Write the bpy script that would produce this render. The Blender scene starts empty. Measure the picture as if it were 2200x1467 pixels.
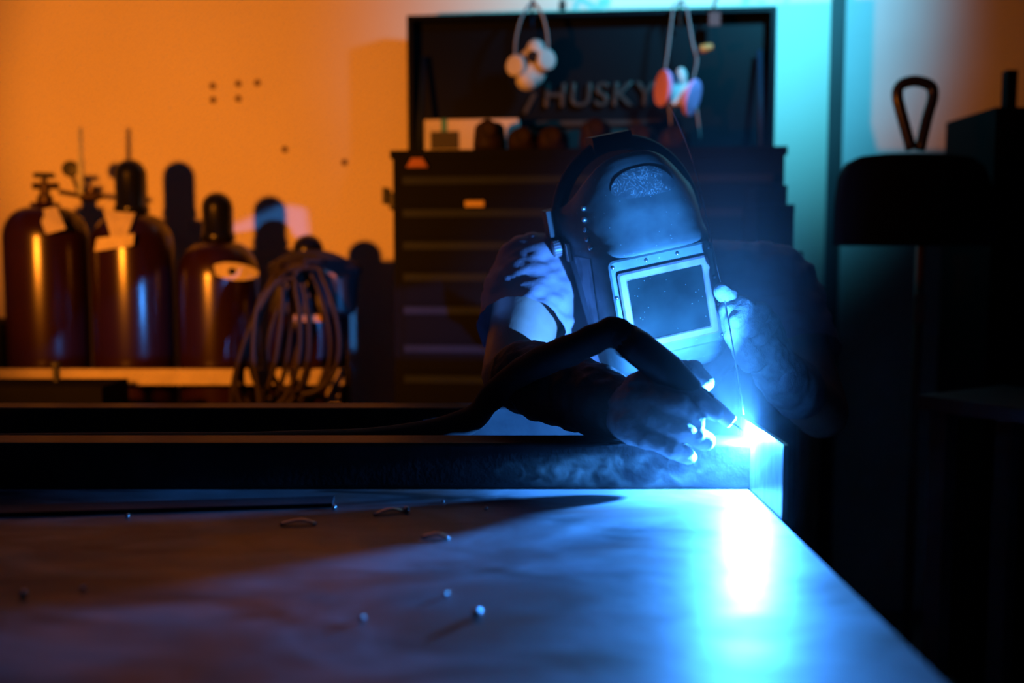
import bpy, bmesh, math, random
from mathutils import Vector, Matrix, noise, Euler

random.seed(7)
scene = bpy.context.scene
C = scene.collection
R = math.radians

# ------------------------------------------------------------------ camera
F_PX = 2139.0
PITCH = math.atan(180.5 / F_PX)
CAM = Vector((0, 0, 1.2))
cam_d = bpy.data.cameras.new('camera')
cam = bpy.data.objects.new('camera', cam_d)
C.objects.link(cam)
cam.location = CAM
cam.rotation_euler = (R(90) - PITCH, 0, 0)
cam_d.sensor_width = 36
cam_d.lens = 36 * F_PX / 2200
cam_d.clip_start = 0.02
cam_d.dof.use_dof = True
cam_d.dof.focus_distance = 1.42
cam_d.dof.aperture_fstop = 1.8
scene.camera = cam

# ------------------------------------------------------------------ world, exposure
w = bpy.data.worlds.new('world')
scene.world = w
w.use_nodes = True
w.node_tree.nodes['Background'].inputs[0].default_value = (0.0012, 0.0024, 0.012, 1)
w.node_tree.nodes['Background'].inputs[1].default_value = 0.35
scene.view_settings.view_transform = 'Standard'
scene.view_settings.look = 'None'
scene.view_settings.exposure = 0
scene.view_settings.gamma = 1
scene.view_settings.use_curve_mapping = False
scene.cycles.volume_bounces = 0
scene.cycles.max_bounces = 6
scene.cycles.volume_step_rate = 1.0

def W(px, py, Y):
    """point on the ray through a photograph pixel at the world depth Y"""
    xr = (px - 1100) / F_PX
    yr = (733.5 - py) / F_PX
    d = Vector((xr, math.cos(PITCH) + yr * math.sin(PITCH), -math.sin(PITCH) + yr * math.cos(PITCH)))
    return CAM + d * (Y / d.y)

ARC = W(1612, 931, 1.2700)

# ------------------------------------------------------------------ lamps of the place
def lamp(name, kind, loc, target, energy, color, **kw):
    d = bpy.data.lights.new(name, kind)
    o = bpy.data.objects.new(name, d)
    C.objects.link(o)
    o.location = loc
    d.energy = energy
    d.color = color
    for k, v in kw.items():
        setattr(d, k, v)
    if target is not None:
        o.rotation_euler = (Vector(target) - Vector(loc)).to_track_quat('-Z', 'Y').to_euler()
    return o

ARC_POWER = 2.8
lamp('orange_work_lamp', 'SPOT', (-1.35, 1.0, 1.34), (-0.42, 3.2, 1.62), 195, (1.0, 0.255, 0.014),
     spot_size=R(74), spot_blend=0.5, shadow_soft_size=0.035)
lamp('ceiling_lamp', 'AREA', (-0.6, 0.9, 3.0), (-0.5, 1.1, 0), 0.12, (1.0, 0.5, 0.66), size=1.2)
lamp('cool_shop_lamp', 'SPOT', (0.9, 2.1, 2.3), (0.66, 3.1, 2.1), 160, (0.08, 0.66, 1.0), spot_size=R(82), spot_blend=1.0, shadow_soft_size=0.08)

# ------------------------------------------------------------------ materials
def mat(name, col, rough=0.5, metal=0.0, col2=None, scale=8.0, detail=4, bump=0.0, bscale=None, spec=0.5,
        stretch=(1, 1, 1), lo=0.35, hi=0.65, coat=0.0, rough2=None):
    m = bpy.data.materials.new(name)
    m.use_nodes = True
    nt = m.node_tree
    b = nt.nodes['Principled BSDF']
    b.inputs['Roughness'].default_value = rough
    b.inputs['Metallic'].default_value = metal
    b.inputs['Specular IOR Level'].default_value = spec
    if coat:
        b.inputs['Coat Weight'].default_value = coat
    tc = nt.nodes.new('ShaderNodeTexCoord')
    mp = nt.nodes.new('ShaderNodeMapping')
    mp.inputs['Scale'].default_value = stretch
    nt.links.new(tc.outputs['Object'], mp.inputs['Vector'])
    n = nt.nodes.new('ShaderNodeTexNoise')
    n.inputs['Scale'].default_value = scale
    n.inputs['Detail'].default_value = detail
    nt.links.new(mp.outputs[0], n.inputs['Vector'])
    r = nt.nodes.new('ShaderNodeValToRGB')
    r.color_ramp.elements[0].position = lo
    r.color_ramp.elements[1].position = hi
    if col2 is None:
        col2 = tuple(c * 0.8 for c in col)
    r.color_ramp.elements[0].color = (*col2, 1)
    r.color_ramp.elements[1].color = (*col, 1)
    nt.links.new(n.outputs['Fac'], r.inputs[0])
    nt.links.new(r.outputs[0], b.inputs['Base Color'])
    if rough2 is not None:
        mr = nt.nodes.new('ShaderNodeMapRange')
        mr.inputs['From Min'].default_value = lo
        mr.inputs['From Max'].default_value = hi
        mr.inputs['To Min'].default_value = rough2
        mr.inputs['To Max'].default_value = rough
        nt.links.new(n.outputs['Fac'], mr.inputs['Value'])
        nt.links.new(mr.outputs[0], b.inputs['Roughness'])
    if bump:
        n2 = nt.nodes.new('ShaderNodeTexNoise')
        n2.inputs['Scale'].default_value = bscale or scale * 6
        n2.inputs['Detail'].default_value = 3
        nt.links.new(tc.outputs['Object'], n2.inputs['Vector'])
        bp = nt.nodes.new('ShaderNodeBump')
        bp.inputs['Strength'].default_value = bump
        bp.inputs['Distance'].default_value = 0.004
        nt.links.new(n2.outputs['Fac'], bp.inputs['Height'])
        nt.links.new(bp.outputs[0], b.inputs['Normal'])
    return m

M = {}
M['wall'] = mat('wall_paint', (0.78, 0.70, 0.60), 0.75, col2=(0.72, 0.64, 0.54), scale=1.7, bump=0.05)
M['wall_far'] = mat('far_wall_paint', (0.66, 0.64, 0.64), 0.8, scale=1.5)
M['concrete'] = mat('concrete', (0.10, 0.10, 0.10), 0.8, scale=3)
M['dark_trim'] = mat('dark_trim', (0.05, 0.055, 0.06), 0.4, scale=5)
M['grey_trim'] = mat('grey_trim', (0.35, 0.38, 0.38), 0.35, metal=0.3, scale=5)
M['black_steel'] = mat('mill_scale_steel', (0.04, 0.04, 0.045), 0.38, metal=0.0, col2=(0.022, 0.022, 0.026), scale=14, spec=0.06, bump=0.12, bscale=160)
M['bright_steel'] = mat('ground_steel', (0.55, 0.56, 0.58), 0.32, metal=0.85, col2=(0.32, 0.32, 0.34), scale=26, stretch=(1, 4, 1))
M['chest'] = mat('chest_black_paint', (0.003, 0.004, 0.007), 0.6, scale=4, spec=0.05)
M['drawer'] = mat('drawer_black_paint', (0.003, 0.004, 0.007), 0.6, scale=4, spec=0.05)
M['pull'] = mat('drawer_pull_grey', (0.013, 0.022, 0.045), 0.5, spec=0.08)
M['letter'] = mat('letter_gloss', (0.02, 0.022, 0.026), 0.34, spec=0.8)
M['lid'] = mat('lid_black_plastic', (0.003, 0.005, 0.009), 0.45, scale=4, spec=0.06)
M['white_card'] = mat('white_card', (0.72, 0.70, 0.72), 0.7, scale=6)
M['teal_tape'] = mat('teal_tape', (0.02, 0.30, 0.42), 0.5)
M['dark_label'] = mat('dark_label', (0.02, 0.02, 0.025), 0.6)
M['orange_label'] = mat('orange_label', (0.55, 0.40, 0.15), 0.6)
M['brown'] = mat('brown_rubber', (0.018, 0.010, 0.010), 0.6, col2=(0.010, 0.006, 0.006), scale=30, spec=0.15)
M['rubber'] = mat('black_rubber', (0.014, 0.014, 0.016), 0.55)
M['hose'] = mat('brown_hose', (0.018, 0.011, 0.010), 0.5, spec=0.25)
M['cylinder'] = mat('maroon_cylinder_paint', (0.020, 0.005, 0.008), 0.24, col2=(0.015, 0.004, 0.007), scale=9, spec=0.6)
M['cap'] = mat('cylinder_cap_paint', (0.006, 0.006, 0.009), 0.25, spec=0.5)
M['brass'] = mat('dull_brass', (0.06, 0.035, 0.02), 0.35, metal=0.6)
M['paper'] = mat('paper_tag', (0.62, 0.56, 0.50), 0.8, scale=30)
M['rail'] = mat('galvanised_rail', (0.42, 0.36, 0.30), 0.5, metal=0.1, scale=20)
M['skin'] = mat('skin', (0.425, 0.255, 0.2125), 0.5, col2=(0.357, 0.204, 0.17), scale=25, bump=0.1, bscale=260)
M['shirt'] = mat('grey_blue_shirt', (0.396, 0.2592, 0.3312), 0.9, col2=(0.3456, 0.2232, 0.288), scale=18, bump=0.15, bscale=300)
M['trousers'] = mat('dark_work_trousers', (0.03, 0.032, 0.045), 0.85)
M['boot'] = mat('dark_boot_leather', (0.03, 0.02, 0.016), 0.5)
M['glove'] = mat('pale_knit_glove', (0.32, 0.312, 0.336), 0.85, col2=(0.2, 0.192, 0.216), scale=40, bump=0.25, bscale=420)
M['gauntlet'] = mat('dark_leather_gauntlet', (0.06, 0.055, 0.055), 0.75, col2=(0.04, 0.035, 0.035), scale=25, bump=0.2, bscale=200)
M['helmet'] = mat('dark_grey_fibre_shell', (0.125, 0.142, 0.142), 0.40, col2=(0.075, 0.084, 0.0885), scale=24, detail=9, bump=0.06, bscale=120, rough2=0.5)
M['frame'] = mat('worn_lens_frame', (0.3312, 0.216, 0.2376), 0.45, metal=0.1, col2=(0.2016, 0.1296, 0.1512), scale=28, detail=8)
M['rivet'] = mat('steel_rivet', (0.5, 0.5, 0.52), 0.3, metal=0.9)
M['band'] = mat('headgear_band', (0.045, 0.03, 0.032), 0.7)
M['hair'] = mat('dark_cap_cloth', (0.02, 0.018, 0.02), 0.9)
M['torch'] = mat('torch_black_rubber', (0.02, 0.02, 0.024), 0.45)
M['cover'] = mat('cable_cover_cloth', (0.022, 0.02, 0.024), 0.95, bump=0.3, bscale=90)
M['cup'] = mat('ceramic_cup', (0.55, 0.42, 0.40), 0.5)
M['tungsten'] = mat('tungsten', (0.3, 0.3, 0.3), 0.3, metal=1)
M['mask_grey'] = mat('mask_silicone', (0.55, 0.58, 0.62), 0.5)
M['mask_pink'] = mat('pink_filter', (0.70, 0.33, 0.75), 0.8)
M['strap'] = mat('elastic_strap', (0.30, 0.30, 0.34), 0.8)
M['red_tag'] = mat('red_tag', (0.12, 0.02, 0.02), 0.8)
M['machine'] = mat('machine_dark_paint', (0.004, 0.004, 0.006), 0.8, spec=0.05)
M['bench'] = mat('bench_steel', (0.10, 0.11, 0.12), 0.4, metal=0.4)
M['hole'] = mat('dark_anchor', (0.10, 0.045, 0.02), 0.9)
M['bead'] = mat('spatter_bead', (0.55, 0.55, 0.58), 0.22, metal=0.9)

def add_specks(m, scale, size, share, col):
    nt = m.node_tree
    b = nt.nodes['Principled BSDF']
    tc = nt.nodes.new('ShaderNodeTexCoord')
    v = nt.nodes.new('ShaderNodeTexVoronoi')
    v.inputs['Scale'].default_value = scale
    nt.links.new(tc.outputs['Object'], v.inputs['Vector'])
    lt = nt.nodes.new('ShaderNodeMath'); lt.operation = 'LESS_THAN'; lt.inputs[1].default_value = size
    nt.links.new(v.outputs['Distance'], lt.inputs[0])
    wn = nt.nodes.new('ShaderNodeMath'); wn.operation = 'GREATER_THAN'; wn.inputs[1].default_value = share
    nt.links.new(v.outputs['Color'], wn.inputs[0])
    mu = nt.nodes.new('ShaderNodeMath'); mu.operation = 'MULTIPLY'
    nt.links.new(lt.outputs[0], mu.inputs[0]); nt.links.new(wn.outputs[0], mu.inputs[1])
    mx = nt.nodes.new('ShaderNodeMix'); mx.data_type = 'RGBA'
    old = b.inputs['Base Color'].links[0].from_socket
    nt.links.new(mu.outputs[0], mx.inputs['Factor'])
    nt.links.new(old, mx.inputs['A'])
    mx.inputs['B'].default_value = (*col, 1)
    nt.links.new(mx.outputs['Result'], b.inputs['Base Color'])
    return m
M['lens'] = add_specks(mat('scratched_lens', (0.0144, 0.0216, 0.0204), 0.25, col2=(0.003, 0.005, 0.005), scale=22, detail=9, spec=0.03, lo=0.3, hi=0.7), 190, 0.11, 0.62, (0.26, 0.3, 0.32))
add_specks(M['helmet'], 170, 0.12, 0.72, (0.42, 0.44, 0.45))

def sticker_mat():
    m = mat('scuffed_sticker', (0.09, 0.10, 0.11), 0.4, col2=(0.14, 0.145, 0.15), scale=60)
    nt = m.node_tree
    b = nt.nodes['Principled BSDF']
    tc = nt.nodes.new('ShaderNodeTexCoord')
    n = nt.nodes.new('ShaderNodeTexNoise')
    n.inputs['Scale'].default_value = 55; n.inputs['Detail'].default_value = 6; n.inputs['Distortion'].default_value = 2.2
    nt.links.new(tc.outputs['Object'], n.inputs['Vector'])
    r = nt.nodes.new('ShaderNodeValToRGB')
    e = r.color_ramp.elements
    e[0].position = 0.485; e[0].color = (0, 0, 0, 1)
    e[1].position = 0.50; e[1].color = (1, 1, 1, 1)
    e2 = e.new(0.515); e2.color = (0, 0, 0, 1)
    nt.links.new(n.outputs['Fac'], r.inputs[0])
    n3 = nt.nodes.new('ShaderNodeTexNoise'); n3.inputs['Scale'].default_value = 22
    nt.links.new(tc.outputs['Object'], n3.inputs['Vector'])
    g = nt.nodes.new('ShaderNodeMath'); g.operation = 'GREATER_THAN'; g.inputs[1].default_value = 0.5
    nt.links.new(n3.outputs['Fac'], g.inputs[0])
    mu = nt.nodes.new('ShaderNodeMath'); mu.operation = 'MULTIPLY'
    nt.links.new(r.outputs[0], mu.inputs[0]); nt.links.new(g.outputs[0], mu.inputs[1])
    mx = nt.nodes.new('ShaderNodeMix'); mx.data_type = 'RGBA'
    old = b.inputs['Base Color'].links[0].from_socket
    nt.links.new(mu.outputs[0], mx.inputs['Factor'])
    nt.links.new(old, mx.inputs['A'])
    mx.inputs['B'].default_value = (0.75, 0.75, 0.75, 1)
    nt.links.new(mx.outputs['Result'], b.inputs['Base Color'])
    return m
M['sticker'] = sticker_mat()

def table_mat():
    m = bpy.data.materials.new('worn_steel_plate')
    m.use_nodes = True
    nt = m.node_tree
    b = nt.nodes['Principled BSDF']
    tc = nt.nodes.new('ShaderNodeTexCoord')
    def nz(scale, detail, stretch=(1, 1, 1), dist=0.0):
        mp = nt.nodes.new('ShaderNodeMapping'); mp.inputs['Scale'].default_value = stretch
        nt.links.new(tc.outputs['Object'], mp.inputs['Vector'])
        n = nt.nodes.new('ShaderNodeTexNoise')
        n.inputs['Scale'].default_value = scale; n.inputs['Detail'].default_value = detail
        n.inputs['Distortion'].default_value = dist
        nt.links.new(mp.outputs[0], n.inputs['Vector'])
        return n
    def ramp(src, stops):
        r = nt.nodes.new('ShaderNodeValToRGB')
        e = r.color_ramp.elements
        e[0].position, e[0].color = stops[0][0], (*stops[0][1], 1)
        e[1].position, e[1].color = stops[-1][0], (*stops[-1][1], 1)
        for p, c in stops[1:-1]:
            x = e.new(p); x.color = (*c, 1)
        nt.links.new(src, r.inputs[0])
        return r
    n1 = nz(4.5, 7, (1, 1.8, 1), 0.8)
    c1 = ramp(n1.outputs['Fac'], [(0.3, (0.0975, 0.0375, 0.0285)), (0.46, (0.0975, 0.08625, 0.09375)), (0.6, (0.18, 0.1875, 0.21)), (0.75, (0.09, 0.09, 0.0975))])
    n2 = nz(5.0, 5, (0.8, 2.2, 1), 1.2)
    dark = ramp(n2.outputs['Fac'], [(0.30, (0.10, 0.09, 0.09)), (0.36, (0.45, 0.42, 0.42)), (0.46, (1, 1, 1))])
    mx = nt.nodes.new('ShaderNodeMix'); mx.data_type = 'RGBA'; mx.blend_type = 'MULTIPLY'
    mx.inputs['Factor'].default_value = 0.9
    nt.links.new(c1.outputs[0], mx.inputs['A']); nt.links.new(dark.outputs[0], mx.inputs['B'])
    nt.links.new(mx.outputs['Result'], b.inputs['Base Color'])
    n3 = nz(7, 7, (1, 2, 1), 0.8)
    rr = ramp(n3.outputs['Fac'], [(0.36, (0.40,) * 3), (0.64, (0.53,) * 3)])
    nt.links.new(rr.outputs[0], b.inputs['Roughness'])
    b.inputs['Metallic'].default_value = 0.0
    b.inputs['Specular IOR Level'].default_value = 0.34
    n4 = nz(38, 4)
    bp = nt.nodes.new('ShaderNodeBump'); bp.inputs['Strength'].default_value = 0.12; bp.inputs['Distance'].default_value = 0.003
    nt.links.new(n4.outputs['Fac'], bp.inputs['Height']); nt.links.new(bp.outputs[0], b.inputs['Normal'])
    return m
M['table'] = table_mat()

def emit_mat(name, col, strength):
    m = bpy.data.materials.new(name); m.use_nodes = True
    nt = m.node_tree
    nt.nodes.remove(nt.nodes['Principled BSDF'])
    e = nt.nodes.new('ShaderNodeEmission')
    e.inputs[0].default_value = (*col, 1); e.inputs[1].default_value = strength
    nt.links.new(e.outputs[0], nt.nodes['Material Output'].inputs['Surface'])
    return m
M['arc'] = emit_mat('arc_plasma', (0.045, 0.295, 1.0), 60000 * ARC_POWER)

def volume_mat(name, density, noisy=None, aniso=0.2):
    m = bpy.data.materials.new(name); m.use_nodes = True
    nt = m.node_tree
    nt.nodes.remove(nt.nodes['Principled BSDF'])
    v = nt.nodes.new('ShaderNodeVolumeScatter')
    v.inputs['Color'].default_value = (1, 1, 1, 1)
    v.inputs['Density'].default_value = density
    lo, hi = (0.46, 0.68) if (noisy or 0) > 20 else (0.0, 0.8)
    v.inputs['Anisotropy'].default_value = aniso
    nt.links.new(v.outputs[0], nt.nodes['Material Output'].inputs['Volume'])
    if noisy:
        tc = nt.nodes.new('ShaderNodeTexCoord')
        n = nt.nodes.new('ShaderNodeTexNoise')
        n.inputs['Scale'].default_value = noisy; n.inputs['Detail'].default_value = 7; n.inputs['Distortion'].default_value = 0.9
        nt.links.new(tc.outputs['Object'], n.inputs['Vector'])
        r = nt.nodes.new('ShaderNodeMapRange')
        r.inputs['From Min'].default_value = lo; r.inputs['From Max'].default_value = hi
        r.inputs['To Min'].default_value = 0.0; r.inputs['To Max'].default_value = density
        nt.links.new(n.outputs['Fac'], r.inputs['Value'])
        # fade towards the edges of the puff
        g = nt.nodes.new('ShaderNodeTexGradient'); g.gradient_type = 'SPHERICAL'
        mp = nt.nodes.new('ShaderNodeMapping'); mp.vector_type = 'POINT'
        mp.inputs['Location'].default_value = (-1, -1, -1); mp.inputs['Scale'].default_value = (2, 2, 2)
        nt.links.new(tc.outputs['Generated'], mp.inputs['Vector'])
        nt.links.new(mp.outputs[0], g.inputs['Vector'])
        p = nt.nodes.new('ShaderNodeMath'); p.operation = 'MULTIPLY'
        nt.links.new(r.outputs[0], p.inputs[0]); nt.links.new(g.outputs['Fac'], p.inputs[1])
        nt.links.new(p.outputs[0], v.inputs['Density'])
    return m

# ------------------------------------------------------------------ helpers
def tag(o, label=None, cat=None, group=None, kind=None):
    if label: o['label'] = label
    if cat: o['category'] = cat
    if group: o['group'] = group
    if kind: o['kind'] = kind
    return o

def thing(name, label, cat, loc=(0, 0, 0), rz=0.0, group=None):
    o = bpy.data.objects.new(name, None)
    o.empty_display_size = 0.05
    C.objects.link(o)
    o.location = loc
    o.rotation_euler = (0, 0, rz)
    return tag(o, label, cat, group)

def link(name, me, m, parent=None, smooth=False):
    o = bpy.data.objects.new(name, me)
    C.objects.link(o)
    if m is not None:
        me.materials.append(m)
    if smooth:
        me.polygons.foreach_set('use_smooth', [True] * len(me.polygons))
    if parent is not None:
        o.parent = parent
    return o

def obj(name, bm, m, parent=None, smooth=False, bevel=0.0, label=None):
    if bevel:
        bmesh.ops.bevel(bm, geom=[e for e in bm.edges if len(e.link_faces) == 2 and e.calc_face_angle(0) > 0.5],
                        offset=bevel, segments=2, affect='EDGES', profile=0.5)
    bmesh.ops.recalc_face_normals(bm, faces=bm.faces)
    me = bpy.data.meshes.new(name)
    bm.to_mesh(me)
    bm.free()
    o = link(name, me, m, parent, smooth)
    if label: o['label'] = label
    return o

def BM():
    return bmesh.new()

def add_box(bm, x0, x1, y0, y1, z0, z1, mtx=None):
    vs = [bm.verts.new(Vector(p)) for p in
          ((x0, y0, z0), (x1, y0, z0), (x1, y1, z0), (x0, y1, z0), (x0, y0, z1), (x1, y0, z1), (x1, y1, z1), (x0, y1, z1))]
    if mtx is not None:
        for v in vs: v.co = mtx @ v.co
    for f in ((0, 3, 2, 1), (4, 5, 6, 7), (0, 1, 5, 4), (1, 2, 6, 5), (2, 3, 7, 6), (3, 0, 4, 7)):
        bm.faces.new([vs[i] for i in f])
    return bm

def box(x0, x1, y0, y1, z0, z1, mtx=None):
    return add_box(BM(), x0, x1, y0, y1, z0, z1, mtx)

def add_lathe(bm, prof, n=32, mtx=None):
    rings = []
    for r, z in prof:
        if r < 1e-6:
            v = bm.verts.new((0, 0, z)); rings.append([v])
        else:
            rings.append([bm.verts.new((r * math.cos(2 * math.pi * k / n), r * math.sin(2 * math.pi * k / n), z)) for k in range(n)])
    if mtx is not None:
        for ring in rings:
            for v in ring: v.co = mtx @ v.co
    for a, b in zip(rings, rings[1:]):
        for k in range(n):
            k2 = (k + 1) % n
            if len(a) == 1 and len(b) == 1: continue
            if len(a) == 1: bm.faces.new((a[0], b[k], b[k2]))
            elif len(b) == 1: bm.faces.new((a[k], a[k2], b[0]))
            else: bm.faces.new((a[k], a[k2], b[k2], b[k]))
    for ring, rev in ((rings[0], True), (rings[-1], False)):
        if len(ring) > 1:
            bm.faces.new(list(reversed(ring)) if rev else ring)
    return bm

def axis_mtx(p, q):
    """matrix taking +Z at the origin to the axis p->q"""
    p, q = Vector(p), Vector(q)
    return Matrix.Translation(p) @ (q - p).to_track_quat('Z', 'Y').to_matrix().to_4x4()

def catmull(pts, sub=6):
    pts = [Vector(p) for p in pts]
    if len(pts) < 3: return pts
    out = []
    P = [pts[0] * 2 - pts[1]] + pts + [pts[-1] * 2 - pts[-2]]
    for i in range(1, len(P) - 2):
        a, b, c, d = P[i - 1:i + 3]
        for k in range(sub):
            t = k / sub
            out.append(0.5 * ((2 * b) + (c - a) * t + (2 * a - 5 * b + 4 * c - d) * t * t + (3 * b - a - 3 * c + d) * t ** 3))
    out.append(pts[-1])
    return out

def add_tube(bm, pts, rad, n=10, flat=1.0):
    """closed tube along pts; rad a number or list; flat squashes it along its binormal"""
    pts = [Vector(p) for p in pts]
    m = len(pts)
    rs = rad if isinstance(rad, (list, tuple)) else [rad] * m
    if len(rs) != m:
        rs = [rs[min(len(rs) - 1, int(i / max(1, m - 1) * (len(rs) - 1)))] + 0 for i in range(m)]
    up = None
    rings = []
    for i, p in enumerate(pts):
        t = (pts[min(i + 1, m - 1)] - pts[max(i - 1, 0)]).normalized()
        if up is None:
            up = Vector((0, 0, 1)) if abs(t.z) < 0.9 else Vector((1, 0, 0))
        s = t.cross(up).normalized()
        up = s.cross(t).normalized()
        rings.append([bm.verts.new(p + (s * math.cos(2 * math.pi * k / n) + up * math.sin(2 * math.pi * k / n) * flat) * rs[i]) for k in range(n)])
    for a, b in zip(rings, rings[1:]):
        for k in range(n):
            bm.faces.new((a[k], a[(k + 1) % n], b[(k + 1) % n], b[k]))
    bm.faces.new(list(reversed(rings[0]))); bm.faces.new(rings[-1])
    return bm

def add_ball(bm, c, r, seg=14, ring=9, mtx=None):
    """ellipsoid; r number or triple"""
    if not isinstance(r, (tuple, list)): r = (r, r, r)
    mm = Matrix.Translation(Vector(c)) @ (mtx if mtx is not None else Matrix()) @ Matrix.Diagonal((*r, 1))
    bmesh.ops.create_uvsphere(bm, u_segments=seg, v_segments=ring, radius=1.0, matrix=mm)
    return bm

def add_chain(bm, pts):
    """overlapping balls and tapered segments: pts = [(point, radius), ...]"""
    for (p, r) in pts:
        add_ball(bm, p, r)
    for (p, r), (q, s) in zip(pts, pts[1:]):
        p, q = Vector(p), Vector(q)
        add_tube(bm, [p, q], [r, s], n=14)
    return bm

def blob(name, bm, m, parent, voxel=0.006, smooth=4, wrinkle=None, cut=None, label=None):
    """fuse overlapping closed pieces into one continuous skin"""
    bmesh.ops.recalc_face_normals(bm, faces=bm.faces)
    me = bpy.data.meshes.new(name + '_src')
    bm.to_mesh(me); bm.free()
    tmp = bpy.data.objects.new(name + '_src', me)
    C.objects.link(tmp)
    rm = tmp.modifiers.new('r', 'REMESH'); rm.mode = 'VOXEL'; rm.voxel_size = voxel; rm.use_smooth_shade = True
    sm = tmp.modifiers.new('s', 'SMOOTH'); sm.factor = 0.5; sm.iterations = smooth
    dg = bpy.context.evaluated_depsgraph_get()
    ev = tmp.evaluated_get(dg)
    out = bpy.data.meshes.new_from_object(ev)
    bpy.data.objects.remove(tmp)
    bpy.data.meshes.remove(me)
    out.name = name
    if wrinkle:
        wrinkle(out)
    if cut:
        b2 = BM(); b2.from_mesh(out)
        for co, no in cut:
            bmesh.ops.bisect_plane(b2, geom=list(b2.verts) + list(b2.edges) + list(b2.faces), plane_co=co, plane_no=no, clear_outer=True)
        b2.to_mesh(out); b2.free()
    out.materials.clear()
    o = link(name, out, m, parent, True)
    if label: o['label'] = label
    return o

def copy_tree(o, parent=None):
    c = o.copy()
    C.objects.link(c)
    if parent is not None:
        c.parent = parent
    for ch in list(o.children):
        copy_tree(ch, c)
    return c

def strct(name, bm, m):
    o = obj(name, bm, m)
    o['kind'] = 'structure'
    return o

# ------------------------------------------------------------------ the room
strct('floor', box(-3.0, 3.4, -1.2, 3.45, -0.1, 0.0), M['concrete'])
wall_back = strct('wall_back', box(-3.0, 1.0, 3.2, 3.32, 0, 3.3), M['wall'])
strct('wall_right', box(1.0, 3.4, 3.3, 3.42, 0, 3.3), M['wall_far'])
strct('wall_left', box(-3.12, -3.0, -1.2, 3.42, 0, 3.3), M['wall'])
strct('ceiling', box(-3.12, 3.4, -1.2, 3.42, 3.3, 3.4), M['concrete'])
bm = box(0.985, 1.00, 3.255, 3.34, 0, 3.3)
strct('trim_1', bm, M['grey_trim'])
strct('trim_2', box(1.0, 1.07, 3.265, 3.34, 0, 3.3), M['dark_trim'])
for i, (px, py) in enumerate(((457, 185), (512, 180), (553, 178), (458, 215), (512, 212), (612, 321), (740, 349))):
    p = W(px, py, 3.2)
    b = add_lathe(BM(), [(0.010, 0), (0.010, 0.002), (0.006, 0.003)], 12, Matrix.Translation((p.x, 3.2, p.z)) @ Matrix.Rotation(R(90), 4, 'X'))
    obj('screw_hole', b, M['hole'], wall_back)

# ------------------------------------------------------------------ work table and steel frame
EX = 0.307
tb = thing('work_table', 'large worn steel plate work table filling the foreground', 'table', (-0.65, 1.1, 0))
bm = box(-0.95, EX + 0.65, -0.55, 0.64, 0.88, 0.9)
obj('table_top', bm, M['table'], tb, bevel=0.0015)
for x in (-0.88, EX + 0.58):
    for y in (-0.48, 0.57):
        obj('leg', box(x - 0.035, x + 0.035, y - 0.035, y + 0.035, 0, 0.88), M['black_steel'], tb, bevel=0.004)
bm = box(-0.845, EX + 0.545, 0.555, 0.585, 0.74, 0.80)
obj('cross_rail', bm, M['black_steel'], tb, bevel=0.003)

def square_tube(x0, x1, y0, y1, z0, z1, wall=0.004, rad=0.005):
    bm = BM()
    def loop(i0):
        out = []
        r = max(rad - i0, 0.001)
        for (cy, cz, a0) in ((y1 - i0 - r, z1 - i0 - r, 0), (y0 + i0 + r, z1 - i0 - r, 90), (y0 + i0 + r, z0 + i0 + r, 180), (y1 - i0 - r, z0 + i0 + r, 270)):
            for k in range(5):
                a = R(a0 + 90 * k / 4)
                out.append((cy + r * math.cos(a), cz + r * math.sin(a)))
        return out
    o, i = loop(0), loop(wall)
    rings = [[bm.verts.new((x, a, b)) for a, b in l] for x, l in ((x0, o), (x1, o), (x1, i), (x0, i))]
    n = len(o)
    for j in range(4):
        a, b = rings[j], rings[(j + 1) % 4]
        for k in range(n):
            bm.faces.new((a[k], a[(k + 1) % n], b[(k + 1) % n], b[k]))
    return bm
tag(obj('steel_tube', square_tube(-1.55, 0.3085, 1.272, 1.333, 0.9005, 0.961), M['black_steel'], smooth=False),
    'front black steel tube being welded, nearer of the two long tubes on the table', 'steel tube')
tag(obj('steel_tube', square_tube(-1.55, 0.3085, 1.573, 1.634, 0.9005, 0.961), M['black_steel']),
    'rear black steel tube on the table, running under the elbow of the welder', 'steel tube')
tag(obj('steel_plate', box(0.3087, 0.3150, 1.12, 1.334, 0.9, 0.987), M['bright_steel'], bevel=0.0012),
    'short upright steel plate glaring white at the end of the front tube', 'steel plate')
p0, p1 = W(-60, 1112, 1.14), W(716, 1092, 1.19)
d = Vector((p1.x - p0.x, p1.y - p0.y, 0))
tag(obj('flat_bar', box(0, d.length, -0.012, 0.026, 0, 0.005, Matrix.Translation((p0.x, p0.y, 0.9003)) @ Matrix.Rotation(math.atan2(d.y, d.x), 4, 'Z')), M['black_steel'], bevel=0.001),
    'thin dark flat bar lying on the table in front of the long tube', 'flat bar')

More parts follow.
